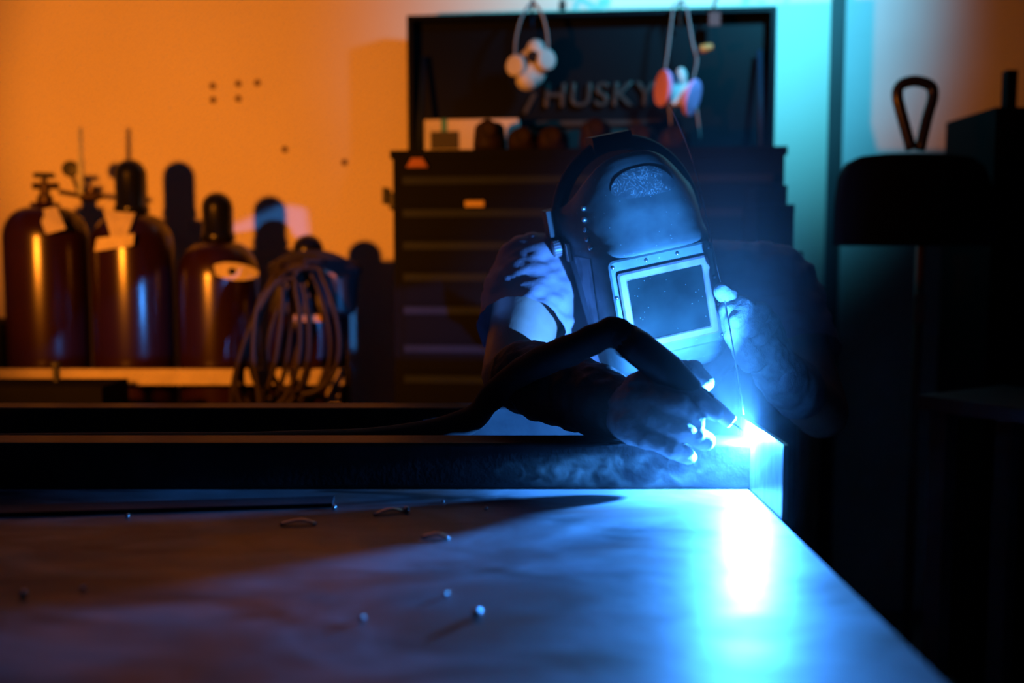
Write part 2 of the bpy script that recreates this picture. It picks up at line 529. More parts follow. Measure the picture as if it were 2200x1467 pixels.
def on_table(px, py):
    # ray to the table plane z = 0.9
    a = W(px, py, 1.0) - CAM
    return CAM + a * (-0.3 / a.z)
beads = [(718, 1094, .0030, 'metal bead at the right end of the thin flat bar'),
         (274, 1112, .0026, 'tiny metal bead in front of the middle of the thin flat bar'),
         (643, 1086, .0026, 'tiny metal bead behind the thin flat bar'),
         (873, 1101, .0040, 'bright metal bead beside the pale chip on the table'),
         (50, 1282, .0034, 'metal bead alone at the far left of the table plate'),
         (178, 1268, .0022, 'faint metal bead to the right of the leftmost bead'),
         (1024, 1325, .0042, 'blue lit metal bead nearest the camera on the table plate'),
         (958, 1281, .0024, 'faint metal bead just behind the blue lit bead'),
         (778, 1332, .0024, 'faint metal bead on the dark middle of the table plate'),
         (952, 1080, .0020, 'tiny metal bead against the bottom of the front tube'),
         (1044, 1095, .0022, 'tiny metal bead on the pale blue part of the table')]
for px, py, r, lb in beads:
    p = on_table(px, py)
    tag(obj('metal_bead', add_ball(BM(), (p.x, p.y, 0.9 + r * 0.9), r), M['bead'], smooth=True), lb, 'metal bead', 'spatter beads on the table')
chips = [(835, 1104, 0.035, 25, 'pale crooked metal chip on the table right of the flat bar'),
         (640, 1128, 0.040, 5, 'flat pale metal sliver in front of the end of the flat bar'),
         (935, 1158, 0.030, -15, 'curled metal chip on the blue lit table plate')]
for px, py, L, a, lb in chips:
    p = on_table(px, py)
    q = Vector((math.cos(R(a)), math.sin(R(a)), 0))
    pts = catmull([p - q * L / 2 + Vector((0, 0, .0015)), p + Vector((0.002, .004, .005)), p + q * L / 2 + Vector((0, 0, .0015))], 6)
    tag(obj('metal_chip', add_tube(BM(), pts, 0.003, 8, 0.5), M['bead'], smooth=True), lb, 'metal chip', 'metal chips on the table')

# ------------------------------------------------------------------ the arc, its smoke and the haze
bm = BM()
bmesh.ops.create_icosphere(bm, subdivisions=2, radius=0.0036, matrix=Matrix.Translation(ARC))
tag(obj('welding_arc', bm, M['arc'], smooth=True), 'blinding white welding arc at the corner of the steel frame', 'welding arc')
M['haze'] = volume_mat('thin_fume_bloom_haze', 0.34, 3.0, 0.25)
M['smoke'] = volume_mat('curling_fume', 9.0, 36.0, 0.0)
bm = BM()
add_ball(bm, (0.48, 1.42, 1.0), (0.66, 0.42, 0.50), 32, 20)  # volume for thin fumes, sized to imitate lens bloom round the arc too
tag(obj('fume_bloom_haze', bm, M['haze']), 'thin blue lit fume haze around the welding arc, also standing in for lens bloom', 'haze', kind='stuff')
tag(obj('weld_smoke', box(-0.03, 0.295, 1.225, 1.270, 0.903, 0.955), M['smoke']), 'curls of blue smoke along the front of the welded tube', 'smoke', kind='stuff')

# ------------------------------------------------------------------ tool chest
ch = thing('tool_chest', 'wide black rolling tool chest with its lid open behind the welder', 'tool chest', (0.196, 2.72, 0), R(-6))
HW = 0.53
TOP = 1.49
bm = box(-HW, HW, 0.012, 0.34, 0.12, TOP)
obj('body', bm, M['chest'], ch, bevel=0.006)
obj('top_rim', box(-HW - 0.006, HW + 0.006, 0.004, 0.345, TOP - 0.018, TOP + 0.004), M['chest'], ch, bevel=0.003)
zs = [1.2 + (553 - y) / F_PX * 2.72 for y in (380, 450, 520, 588, 660, 744, 811)] + [0.76, 0.66, 0.46, 0.26]
for i, z in enumerate(zs):
    zb = (zs[i + 1] + 0.012) if i + 1 < len(zs) else 0.16
    dr = obj('drawer', box(-HW + 0.03, HW - 0.03, 0.0, 0.03, zb, z - 0.004), M['drawer'], ch, bevel=0.003)
    obj('drawer_pull', box(-HW + 0.032, HW - 0.032, -0.012, 0.004, z - 0.020, z), M['pull'], dr, bevel=0.003)
p = 0.997
obj('drawer_label', box(-0.327, -0.274, -0.003, 0.002, 1.338, 1.355), M['orange_label'], ch, label='small orange drawer label')
bm = BM()
vs = [bm.verts.new(v) for v in ((-0.49, -0.001, 1.447), (-0.43, -0.001, 1.447), (-0.445, -0.001, 1.472), (-0.475, -0.001, 1.472))]
f = bm.faces.new(vs)
r = bmesh.ops.extrude_face_region(bm, geom=[f])
for v in r['geom']:
    if isinstance(v, bmesh.types.BMVert): v.co.y += 0.013
obj('badge', bm, mat('badge_red', (0.30, 0.06, 0.03), 0.5), ch, label='small red trapezoid badge')
LZ = 1.918
lid = obj('lid', box(-0.54, 0.54, 0.312, 0.340, TOP + 0.004, LZ), M['lid'], ch, bevel=0.004)
obj('lid_lip', box(-0.54, 0.54, 0.262, 0.3115, LZ - 0.014, LZ), M['lid'], lid, bevel=0.003)
for s in (-1, 1):
    obj('lid_side', box(s * 0.532 - 0.008, s * 0.532 + 0.008, 0.262, 0.3115, TOP + 0.02, LZ - 0.014), M['lid'], lid, bevel=0.003)
    bm = BM()
    add_tube(bm, [(s * 0.495, 0.20, TOP + 0.01), (s * 0.495, 0.285, LZ - 0.12)], 0.008, 12)
    obj('gas_strut', bm, M['pull'], ch, smooth=True)
obj('moulded_ridge', box(-0.16, 0.22, 0.288, 0.3115, 1.592, 1.606), M['letter'], lid, bevel=0.003)
bm = BM()
grid = []
for i in range(7):
    t = i / 6
    row = []
    for k in range(25):
        u = k / 24 * 2 - 1
        row.append(bm.verts.new((0.04 + 0.215 * u, 0.272 + 0.030 * t + 0.018 * u * u - 0.006 * math.sin(math.pi * t), TOP + 0.012 + 0.088 * t)))
    grid.append(row)
back = [[bm.verts.new((v.co.x, 0.3118, v.co.z)) for v in row] for row in grid]
for i in range(6):
    for k in range(24):
        bm.faces.new((grid[i][k], grid[i][k + 1], grid[i + 1][k + 1], grid[i + 1][k]))
        bm.faces.new((back[i][k], back[i + 1][k], back[i + 1][k + 1], back[i][k + 1]))
for i in range(6):
    for k in (0, 24):
        bm.faces.new((grid[i][k], grid[i + 1][k], back[i + 1][k], back[i][k]))
for k in range(24):
    for i in (0, 6):
        bm.faces.new((grid[i][k], back[i][k], back[i][k + 1], grid[i][k + 1]))
obj('reflector_panel', bm, M['letter'], lid, smooth=False)  # added panel, tilted and curved to throw the cool lamp back as a glow
# raised lettering, converted from the built-in typeface to solid letters
cu = bpy.data.curves.new('letters', 'FONT')
cu.body = 'HUSKY'
cu.size = 0.098
cu.extrude = 0.006
cu.bevel_depth = 0.0012
cu.space_character = 1.12
cu.align_x = 'CENTER'
cu.shear = 0.06
tmp = bpy.data.objects.new('tmp', cu)
C.objects.link(tmp)
dg = bpy.context.evaluated_depsgraph_get()
me = bpy.data.meshes.new_from_object(tmp.evaluated_get(dg))
bpy.data.objects.remove(tmp)
me.name = 'lettering'
me.transform(Matrix.Translation((0.03, 0.303, 1.650)) @ Matrix.Rotation(R(90), 4, 'X'))
link('lettering', me, M['letter'], lid)
for x, a in ((-0.19, 28), (0.25, -28)):
    obj('emblem_border', box(-0.006, 0.006, 0.298, 0.3115, 0, 0.065, Matrix.Translation((x, 0, 1.632)) @ Matrix.Rotation(R(a), 4, 'Y')), M['letter'], lid, bevel=0.002)
bm = BM()
add_lathe(bm, [(0.006, 0), (0.006, 0.04)], 10, Matrix.Translation((-HW, 0.1, 1.375)) @ Matrix.Rotation(R(-90), 4, 'Y'))
add_box(bm, -HW - 0.045, -HW - 0.034, 0.07, 0.13, 1.352, 1.398)
add_box(bm, -HW - 0.028, -HW - 0.016, 0.085, 0.115, 1.335, 1.385)
obj('side_latch', bm, M['rubber'], ch)
for x in (-0.45, 0.45):
    for y in (0.06, 0.29):
        bm = BM()
        add_lathe(bm, [(0.05, -0.018), (0.06, -0.01), (0.06, 0.01), (0.05, 0.018)], 20, Matrix.Translation((x, y, 0.06)) @ Matrix.Rotation(R(90), 4, 'Y'))
        add_box(bm, x - 0.024, x + 0.024, y - 0.02, y + 0.02, 0.06, 0.12)
        obj('caster', bm, M['rubber'], ch)

def on_chest(px, py, ly):
    """world point on the ray of a pixel at the chest's own depth ly"""
    best = None
    th = R(-6)
    o = Vector((0.196, 2.72, 0))
    n = Vector((-math.sin(th), math.cos(th), 0))
    dr = W(px, py, 1.0) - CAM
    t = ((o + n * ly) - CAM).dot(n) / dr.dot(n)
    return CAM + dr * t

# white carton on the chest
p = on_chest(1012, 300, 0.20)
cb = thing('carton', 'white cardboard carton with teal tape on top of the tool chest', 'box', (p.x, p.y, TOP + 0.0045), R(-6))
obj('body', box(-0.138, 0.138, 0, 0.06, 0, 0.108), M['white_card'], cb, bevel=0.002)
obj('tape', box(-0.089, -0.070, -0.0012, 0.062, 0.04, 0.1092), M['teal_tape'], cb)
obj('dark_label', box(-0.120, -0.035, -0.0018, 0.001, 0.022, 0.074), M['dark_label'], cb)

# domed canisters in a row along the front of the chest
dome_spots = [(1052, 264, 'dark brown square shouldered canister, leftmost of the row on the chest'),
              (1124, 274, 'dark brown domed canister next to the square shouldered one on the chest'),
              (1188, 274, 'dark brown domed canister third from the left on the chest'),
              (1280, 262, 'tallest reddish brown canister right above the welding helmet'),
              (1375, 270, 'brown domed canister right of the tallest one, behind the helmet crown'),
              (1450, 276, 'brown domed canister below the respirator with the pink filters')]
for i, (px, py, lb) in enumerate(dome_spots):
    p = on_chest(px, py, 0.055)
    h = p.z - (TOP + 0.0045)
    t = thing('canister', lb, 'canister', (p.x, p.y, TOP + 0.0045), R(-6), 'brown canisters along the chest top')
    hw = 0.043
    bm = BM()
    if i in (0, 3):
        prof = [(0.046, 0), (0.046, 0.02), (0.042, h * 0.8), (0.036, h * 0.94), (0.028, h), (0, h)]
    else:
        prof = [(0.044, 0), (0.045, h * 0.45), (0.042, h * 0.66), (0.035, h * 0.83), (0.022, h * 0.96), (0, h)]
    add_lathe(bm, prof, 26)
    obj('body', bm, M['brown'], t, smooth=True)
    bm = BM()
    zz = h * (0.72 if i in (0, 3) else 0.55)
    add_lathe(bm, [(0.026, 0), (0.026, 0.006), (0.019, 0.009), (0.016, 0.006), (0, 0.006)], 22, Matrix.Translation((0, -0.040, zz)) @ Matrix.Rotation(R(90), 4, 'X'))
    obj('face_disc', bm, M['brown'], t, smooth=False)

# respirators hanging from the lid's top edge
def strap(bm, pts, r=0.006):
    return add_tube(bm, catmull(pts, 6), r, 8, 0.35)
top_z = 1.958
c = on_chest(1142, 135, 0.20)
rs = thing('respirator', 'grey half mask respirator hanging by its straps left of the lid lettering', 'respirator', (c.x, c.y, c.z))
def rel(px, py, ly, c): return on_chest(px, py, ly) - c
bm = BM()
add_ball(bm, (0, 0.01, -0.012), (0.046, 0.035, 0.058))
add_ball(bm, (-0.012, 0, -0.05), (0.034, 0.03, 0.030))
add_ball(bm, (0.012, -0.01, 0.035), (0.028, 0.026, 0.03))
blob('face_piece', bm, M['mask_grey'], rs, 0.004, 4)
for dx, dz in ((0.036, 0.005), (-0.04, -0.012)):
    bm = add_lathe(BM(), [(0.020, 0), (0.030, 0.004), (0.030, 0.016), (0.024, 0.020), (0, 0.020)], 24,
                   axis_mtx((dx, -0.012, dz), (dx * 1.6, -0.05, dz)))
    obj('filter', bm, M['mask_grey'], rs)
bm = add_lathe(BM(), [(0.016, 0), (0.017, 0.012), (0.012, 0.016), (0, 0.014)], 20, axis_mtx((0.002, -0.022, 0.012), (0.004, -0.06, 0.010)))
obj('valve', bm, M['brown'], rs)
bm = BM()
strap(bm, [rel(1106, 150, 0.20, c), rel(1108, 90, 0.205, c), rel(1120, 40, 0.22, c), rel(1137, 12, 0.25, c), rel(1148, 8, 0.256, c)], 0.009)
obj('strap', bm, M['strap'], rs, smooth=True)
bm = BM()
strap(bm, [rel(1178, 110, 0.20, c), rel(1175, 70, 0.205, c), rel(1164, 30, 0.22, c), rel(1150, 10, 0.25, c), rel(1146, 8, 0.256, c)], 0.009)
obj('strap', bm, M['strap'], rs, smooth=True)
bm = add_tube(BM(), catmull([rel(1143, 60, 0.275, c), rel(1143, 18, 0.258, c), rel(1144, -2, 0.25, c), rel(1146, 4, 0.30, c)], 5), 0.004, 8)
obj('hook', bm, M['pull'], rs, smooth=True)

c = on_chest(1462, 190, 0.20)
rs = thing('respirator', 'half mask respirator with two round pink filters hanging right of the lid lettering', 'respirator', (c.x, c.y, c.z))
bm = BM()
add_ball(bm, (0, 0.01, -0.01), (0.034, 0.03, 0.042))
add_ball(bm, (0, -0.005, 0.03), (0.018, 0.022, 0.03))
add_box(bm, -0.028, 0.028, -0.022, 0.02, -0.05, 0.0)
blob('face_piece', bm, M['mask_grey'], rs, 0.004, 5)
for pa, pb in ((rel(1432, 190, 0.19, c), rel(1414, 188, 0.180, c)), (rel(1480, 208, 0.19, c), rel(1498, 212, 0.180, c))):
    bm = add_lathe(BM(), [(0.030, 0), (0.050, 0.004), (0.052, 0.010), (0.050, 0.016), (0.03, 0.020), (0, 0.020)], 28, axis_mtx(pa, pb))
    obj('filter', bm, M['mask_pink'], rs, label='pink round filter')
for ps in (((1447, 10), (1441, 60), (1435, 110), (1430, 145), (1428, 180)), ((1475, 12), (1481, 50), (1490, 100), (1497, 130), (1488, 175))):
    obj('strap', strap(BM(), [rel(a, b, 0.215, c) for a, b in ps], 0.007), M['strap'], rs, smooth=True)
for ps in (((1436, 225), (1440, 250), (1441, 268)), ((1496, 230), (1500, 260), (1504, 298))):
    obj('loose_strap', strap(BM(), [rel(a, b, 0.205, c) for a, b in ps], 0.007), M['strap'], rs, smooth=True)
obj('strap', strap(BM(), [rel(1447, 12, 0.215, c), rel(1460, 6, 0.24, c), rel(1475, 14, 0.215, c)], 0.007), M['strap'], rs, smooth=True)
bm = add_tube(BM(), catmull([rel(1462, 60, 0.285, c), rel(1460, 22, 0.262, c), rel(1462, 4, 0.235, c), rel(1468, 2, 0.27, c)], 5), 0.004, 8)
obj('hook', bm, M['rubber'], rs, smooth=True)
bm = add_lathe(BM(), [(0.010, 0), (0.012, 0.014), (0.008, 0.034), (0, 0.036)], 16, axis_mtx(rel(1505, 106, 0.2, c), rel(1530, 100, 0.2, c)))
obj('valve', bm, mat('orange_plastic', (0.6, 0.17, 0.03), 0.6), rs, label='small orange valve')

c = on_chest(1535, 40, 0.245)
hk = thing('key_tag', 'small dull red tag hanging at the right end of the chest lid', 'tag', (c.x, c.y, c.z))
obj('tag', box(-0.016, 0.016, -0.003, 0.003, -0.02, 0.018), M['red_tag'], hk, bevel=0.002)
obj('hook', add_tube(BM(), catmull([rel(1535, 28, 0.245, c), rel(1534, 10, 0.238, c), rel(1542, -6, 0.24, c), rel(1536, 6, 0.28, c)], 5), 0.004, 8), M['rubber'], hk, smooth=True)
p = on_chest(1208, 15, 0.285)
tag(obj('binder_clip', add_tube(box(-0.010, 0.010, -0.012, 0.012, -0.008, 0.014, Matrix.Translation(p)), [p + Vector((0, 0, 0.01)), p + Vector((0, 0, 0.03))], 0.004, 8), M['rubber']),
    'small black clip on the top edge of the chest lid', 'clip')

# stacked cases at the right side of the chest
specs = [(0.80, 0.30, 'large dark storage case at the bottom of the stack beside the tool chest', 1722),
         (0.345, 0.24, 'dark storage case in the middle of the stack beside the tool chest', 1702),
         (0.19, 0.20, 'small dark storage case on top of the stack beside the tool chest', 1686)]
base = 0.0
zz = [0.0, 1.215, 1.33, 1.376]
dep = 2.46
for i, (_, dpt, lb, pxr) in enumerate(specs):
    xr = (pxr - 1100) / F_PX * dep
    hw = (xr - 0.60) / 2
    a, b = zz[i], zz[i + 1]
    t = thing('storage_case', lb, 'case', (xr - hw, dep, a + 0.0005), 0, 'dark storage cases beside the chest')
    hh = b - a - 0.001
    obj('body', box(-hw, hw, 0, dpt * 0.6, 0, hh * 0.8), M['machine'], t, bevel=0.006)
    obj('lid', box(-hw, hw, -0.003, dpt * 0.6 + 0.003, hh * 0.8 + 0.0004, hh), M['machine'], t, bevel=0.004)
    obj('latch', box(-0.008, 0.008, -0.010, -0.0035, hh * 0.7, hh * 0.88), M['machine'], t, bevel=0.002)

# ------------------------------------------------------------------ gas cylinders
CY = 2.9
def cyl(px, lb, z_sh, z_neck, cap_top=None, valve_top=None, tagspec=None, r=0.116):
    x = (px - 1100) / F_PX * CY
    t = thing('gas_cylinder', lb, 'gas cylinder', (x, CY, 0), 0, 'maroon gas cylinders along the wall')
    prof = [(r * 0.92, 0), (r, 0.012), (r, z_sh)]
    for k in range(1, 9):
        a = k / 8 * math.pi / 2
        prof.append((0.040 + (r - 0.040) * math.cos(a), z_sh + (z_neck - z_sh) * math.sin(a)))
    prof.append((0.040, z_neck + 0.012))
    obj('body', add_lathe(BM(), prof, 48), M['cylinder'], t, smooth=True)
    if cap_top:
        rc = 0.044
        zc = z_neck + 0.002
        pr = [(rc + 0.004, zc), (rc + 0.004, zc + 0.02), (rc, zc + 0.024), (rc, cap_top - rc)]
        for k in range(1, 8):
            a = k / 7 * math.pi / 2
            pr.append((rc * math.cos(a) if k < 7 else 0, cap_top - rc + rc * math.sin(a)))
        obj('cap', add_lathe(BM(), pr, 36), M['cap'], t, smooth=True)
    if valve_top:
        bm = BM()
        add_lathe(bm, [(0.022, z_neck + 0.012), (0.022, z_neck + 0.03), (0.014, z_neck + 0.035), (0.014, valve_top - 0.03), (0.008, valve_top - 0.028), (0.008, valve_top)], 18)
        zm = (z_neck + valve_top) / 2 + 0.012
        add_lathe(bm, [(0.010, -0.032), (0.010, 0.04)], 14, Matrix.Translation((0, 0, zm)) @ Matrix.Rotation(R(90), 4, 'Y'))
        v = obj('valve', bm, M['brass'], t)
        bm = BM()
        add_lathe(bm, [(0.008, valve_top - 0.014), (0.028, valve_top - 0.013), (0.030, valve_top - 0.006), (0.028, valve_top), (0, valve_top)], 20)
        obj('hand_wheel', bm, M['rubber'], v)
    if tagspec:
        for pts in tagspec:
            bm = BM()
            vs = []
            for (a, b, yy) in pts:
                q = W(a, b, yy)
                vs.append(bm.verts.new((q.x - x, q.y - CY, q.z)))
            f = bm.faces.new(vs)
            ext = bmesh.ops.extrude_face_region(bm, geom=[f])
            for v in ext['geom']:
                if isinstance(v, bmesh.types.BMVert): v.co.y += 0.0015
            obj('paper_tag', bm, M['paper'], t)
    return t, x
YF = CY - 0.13
cA, xA = cyl(105, 'leftmost maroon gas cylinder with open valve and paper tag', 1.255, 1.345, valve_top=1.442,
             tagspec=[[(80, 452, CY - 0.07), (121, 443, CY - 0.07), (141, 491, CY - 0.135), (99, 503, CY - 0.135)]])
cC, xC = cyl(289, 'second maroon gas cylinder from the left with tall black cap and folded yellow tag', 1.225, 1.325, cap_top=1.482,
             tagspec=[[(222, 452, CY - 0.085), (290, 458, CY - 0.085), (272, 508, CY - 0.128), (238, 508, CY - 0.128)],
                      [(208, 512, CY - 0.125), (288, 502, CY - 0.125), (285, 527, CY - 0.13), (203, 540, CY - 0.13)]])
cE, xE = cyl(472, 'third maroon gas cylinder from the left with a black cap and oval white tag', 1.14, 1.245, cap_top=1.388)
bm = BM()
cc = W(502, 583, CY - 0.125)
n = 28
outer = []; inner = []
for k in range(n):
    a = 2 * math.pi * k / n
    ca, sa = math.cos(a), math.sin(a)
    outer.append(bm.verts.new((cc.x - xE + 0.066 * ca, cc.y - CY + 0.02 * ca * ca, cc.z + 0.024 * sa - 0.006 * ca)))
    inner.append(bm.verts.new((cc.x - xE + 0.012 * ca - 0.004, cc.y - CY, cc.z + 0.010 * sa)))
for k in range(n):
    bm.faces.new((outer[k], outer[(k + 1) % n], inner[(k + 1) % n], inner[k]))
ext = bmesh.ops.extrude_face_region(bm, geom=list(bm.faces))
for v in ext['geom']:
    if isinstance(v, bmesh.types.BMVert): v.co.y -= 0.002
obj('oval_tag', bm, M['paper'], cE, label='white oval tag with a punched hole')
cG, xG = cyl(664, 'shortest maroon gas cylinder, rightmost of the row, under coiled hoses', 1.05, 1.150, cap_top=1.266)

# flow regulator standing on the shoulder side of the leftmost cylinder
rg = thing('flow_regulator', 'brass flow regulator with round gauge and flow tube beside the leftmost cylinder valve', 'regulator', (W(185, 420, CY).x, CY, W(185, 420, CY).z))
o = W(185, 420, CY)
def rr(px, py, dy=0.0): return W(px, py, CY + dy) - o
bm = BM()
add_lathe(bm, [(0.012, 0), (0.016, 0.004), (0.016, 0.05), (0.012, 0.054)], 18, axis_mtx(rr(172, 420), rr(210, 420)))
add_lathe(bm, [(0.007, 0), (0.007, (rr(172, 420) - rr(128, 412)).length)], 12, axis_mtx(rr(128, 412), rr(172, 420)))
add_lathe(bm, [(0.010, 0), (0.012, 0.03)], 14, axis_mtx(rr(196, 425), rr(196, 395)))
add_lathe(bm, [(0.012, 0), (0.006, 0.02)], 14, axis_mtx(rr(210, 421), rr(232, 423)))
obj('body', bm, M['brass'], rg)
bm = add_lathe(BM(), [(0.018, 0), (0.023, 0.002), (0.023, 0.02), (0.019, 0.022), (0, 0.020)], 26, axis_mtx(rr(152, 362, 0.005), rr(150, 364, -0.03)))
add_tube(bm, [rr(154, 376, 0.0), rr(170, 415, 0)], 0.005, 10)
obj('gauge', bm, M['rubber'], rg)
bm = add_lathe(BM(), [(0.009, 0), (0.009, 0.10), (0.006, 0.105), (0.005, 0.19), (0, 0.19)], 16, axis_mtx(rr(174, 418, -0.012), rr(173, 300, -0.012)))
obj('flow_tube', bm, M['mask_grey'], rg, smooth=True)

# steel rail of the cylinder rack
ra = thing('cylinder_rack', 'pale steel guard rail running in front of the gas cylinders', 'rack', (-0.95, 2.74, 0))
obj('rail', box(-0.62, 0.485, -0.012, 0.012, 0.850, 0.893), M['rail'], ra, bevel=0.003)
for x in (-0.56, 0.45):
    obj('post', box(x - 0.018, x + 0.018, 0.0125, 0.045, 0, 0.89), M['rail'], ra, bevel=0.003)
obj('base', box(-0.62, 0.485, 0.0, 0.04, 0.0, 0.03), M['rail'], ra, bevel=0.003)

# dark equipment at the lower left
ec = thing('equipment_cart', 'dark equipment cart at the left in front of the guard rail', 'cart', (-1.13, 2.3, 0))
xr = (212 - 1100) / F_PX * 2.3 + 1.13
obj('body', box(-0.35, xr, 0, 0.16, 0.08, 0.900), M['machine'], ec, bevel=0.02)
obj('post', add_lathe(BM(), [(0.008, 0.895), (0.008, 0.935), (0.013, 0.937), (0.013, 0.947), (0, 0.95)], 14, Matrix.Translation(((115 - 1100) / F_PX * 2.4 + 1.13, 0.1, 0))), M['rubber'], ec)
for x in (-0.3, xr - 0.05):
    for y in (0.045, 0.115):
        obj('caster', add_lathe(BM(), [(0.03, -0.012), (0.04, -0.006), (0.04, 0.006), (0.03, 0.012)], 18, Matrix.Translation((x, y, 0.0405)) @ Matrix.Rotation(R(90), 4, 'Y')), M['rubber'], ec)
cr = thing('utility_crate', 'dark crate at the left edge behind the leftmost cylinder', 'crate', (-1.62, 2.86, 0))
obj('body', box(-0.16, 0.150, 0, 0.25, 0, 0.98), M['machine'], cr, bevel=0.008)
obj('lid', box(-0.165, 0.155, -0.005, 0.255, 0.9805, 1.012), M['machine'], cr, bevel=0.006)

# ------------------------------------------------------------------ welding helmet shell (shared by the worn helmet and the hanging hood)
ROWS = [(-0.118, 0.066, -0.030, -0.050, 4), (-0.108, 0.077, -0.010, -0.052, 5), (-0.096, 0.0825, 0.0, -0.060, 6), (-0.05, 0.084, 0.003, -0.085, 7),
        (0.0, 0.0855, 0.004, -0.105, 7), (0.05, 0.0865, 0.003, -0.125, 7), (0.076, 0.0875, 0.002, -0.138, 6.5), (0.087, 0.0885, 0.0030, -0.143, 5.8), (0.097, 0.0888, -0.0005, -0.147, 5.0),
        (0.108, 0.089, -0.0055, -0.150, 4.3), (0.125, 0.0905, -0.0135, -0.152, 3.6), (0.150, 0.092, -0.0235, -0.152, 3.0), (0.175, 0.092, -0.037, -0.152, 2.7),
        (0.198, 0.091, -0.050, -0.152, 2.5), (0.214, 0.089, -0.061, -0.152, 2.4), (0.226, 0.087, -0.071, -0.152, 2.3), (0.233, 0.086, -0.079, -0.154, 2.3)]
def row_at(y):
    for a, b in zip(ROWS, ROWS[1:]):
        if y <= b[0]:
            t = max(0, (y - a[0]) / (b[0] - a[0]))
            return [a[i] + (b[i] - a[i]) * t for i in range(5)]
    return ROWS[-1]
FLARE = 0.30
def shell_pt(y, th):
    _, a, zf, zb, n = row_at(y)
    c, s = math.cos(th), max(0.0, math.sin(th))
    x = a * math.copysign(abs(c) ** (2 / n), c)
    k = s ** (2 / n)
    z = zb + (zf - zb) * k
    return Vector((x * (1 + FLARE * (1 - k)), y - crown_drop(y, abs(x) / a), z))
def crown_drop(y, u):
    """the crown rim arches: its sides lie lower than its middle"""
    return max(0.0, y - 0.094) * 0.50 * u ** 3
def shell_off(y, th, off):
    e = 0.002
    p = shell_pt(y, th)
    du = shell_pt(y, th - e * 5) - shell_pt(y, th + e * 5)
    dv = shell_pt(y + e, th) - shell_pt(y - e, th)
    return p + du.cross(dv).normalized() * off
def shell_bm(mtx):
    bm = BM()
    ys = []
    for a, b in zip(ROWS, ROWS[1:]):
        for k in range(3): ys.append(a[0] + (b[0] - a[0]) * k / 3)
    ys.append(ROWS[-1][0])
    N = 56
    def build(inset):
        g = []
        for y in ys:
            row = []
            for k in range(N + 1):
                # denser round the corners
                th = math.pi * (1 - k / N)
                p = shell_pt(y, th)
                if inset:
                    p = Vector((p.x * (1 - 0.03), p.y - 0.001 * (1 if y > 0 else -1), p.z - 0.0035))
                row.append(bm.verts.new(mtx @ p))
            g.append(row)
        return g
    go, gi = build(False), build(True)
    for g, rev in ((go, False), (gi, True)):
        for i in range(len(ys) - 1):
            for k in range(N):
                q = (g[i][k], g[i][k + 1], g[i + 1][k + 1], g[i + 1][k])
                bm.faces.new(q if not rev else tuple(reversed(q)))
    for i in range(len(ys) - 1):
        bm.faces.new((go[i][0], go[i + 1][0], gi[i + 1][0], gi[i][0]))
        bm.faces.new((go[i][N], gi[i][N], gi[i + 1][N], go[i + 1][N]))
    for k in range(N):
        bm.faces.new((go[0][k], gi[0][k], gi[0][k + 1], go[0][k + 1]))
        bm.faces.new((go[-1][k], go[-1][k + 1], gi[-1][k + 1], gi[-1][k]))
    return bm

def frame_mtx(center, yaw, pitch, roll):
    """local X right, Y up, Z out of the face; yaw turns the face to the photo's right, pitch tips it down, roll lifts its right side"""
    n = Vector((math.sin(yaw) * math.cos(pitch), -math.cos(yaw) * math.cos(pitch), -math.sin(pitch)))
    x = Vector((math.cos(yaw), math.sin(yaw), 0))
    y = n.cross(x).normalized()
    x2 = x * math.cos(roll) + y * math.sin(roll)
    y2 = -x * math.sin(roll) + y * math.cos(roll)
    return Matrix(((x2.x, y2.x, n.x, center.x), (x2.y, y2.y, n.y, center.y), (x2.z, y2.z, n.z, center.z), (0, 0, 0, 1)))

def rect_ring(bm, hx0, hy0, hx1, hy1, z0, z1, mtx, cx=0.0, cy=0.0, rad=0.008):
    """raised rectangular frame with rounded corners: outer half sizes hx0, hy0; inner hx1, hy1"""
    def loop(hx, hy, r):
        out = []
        for sx, sy, a0 in ((1, 1, 0), (-1, 1, 90), (-1, -1, 180), (1, -1, 270)):
            for k in range(5):
                a = R(a0 + 22.5 * k)
                out.append((cx + sx * (hx - r) + r * math.cos(a), cy + sy * (hy - r) + r * math.sin(a)))
        return out
    o, i = loop(hx0, hy0, rad), loop(hx1, hy1, max(0.001, rad * 0.4))
    o2 = loop(hx0 - 0.003, hy0 - 0.003, rad * 0.8)
    i2 = loop(hx1 + 0.002, hy1 + 0.002, max(0.001, rad * 0.5))
    rings = [[bm.verts.new(mtx @ Vector((a, b, z))) for a, b in l] for l, z in ((o, z0), (o, z1 - 0.002), (o2, z1), (i2, z1), (i, z1 - 0.002), (i, z0))]
    n = len(o)
    for a, b in list(zip(rings, rings[1:])) + [(rings[-1], rings[0])]:
        for k in range(n):
            bm.faces.new((a[k], a[(k + 1) % n], b[(k + 1) % n], b[k]))
    return bm

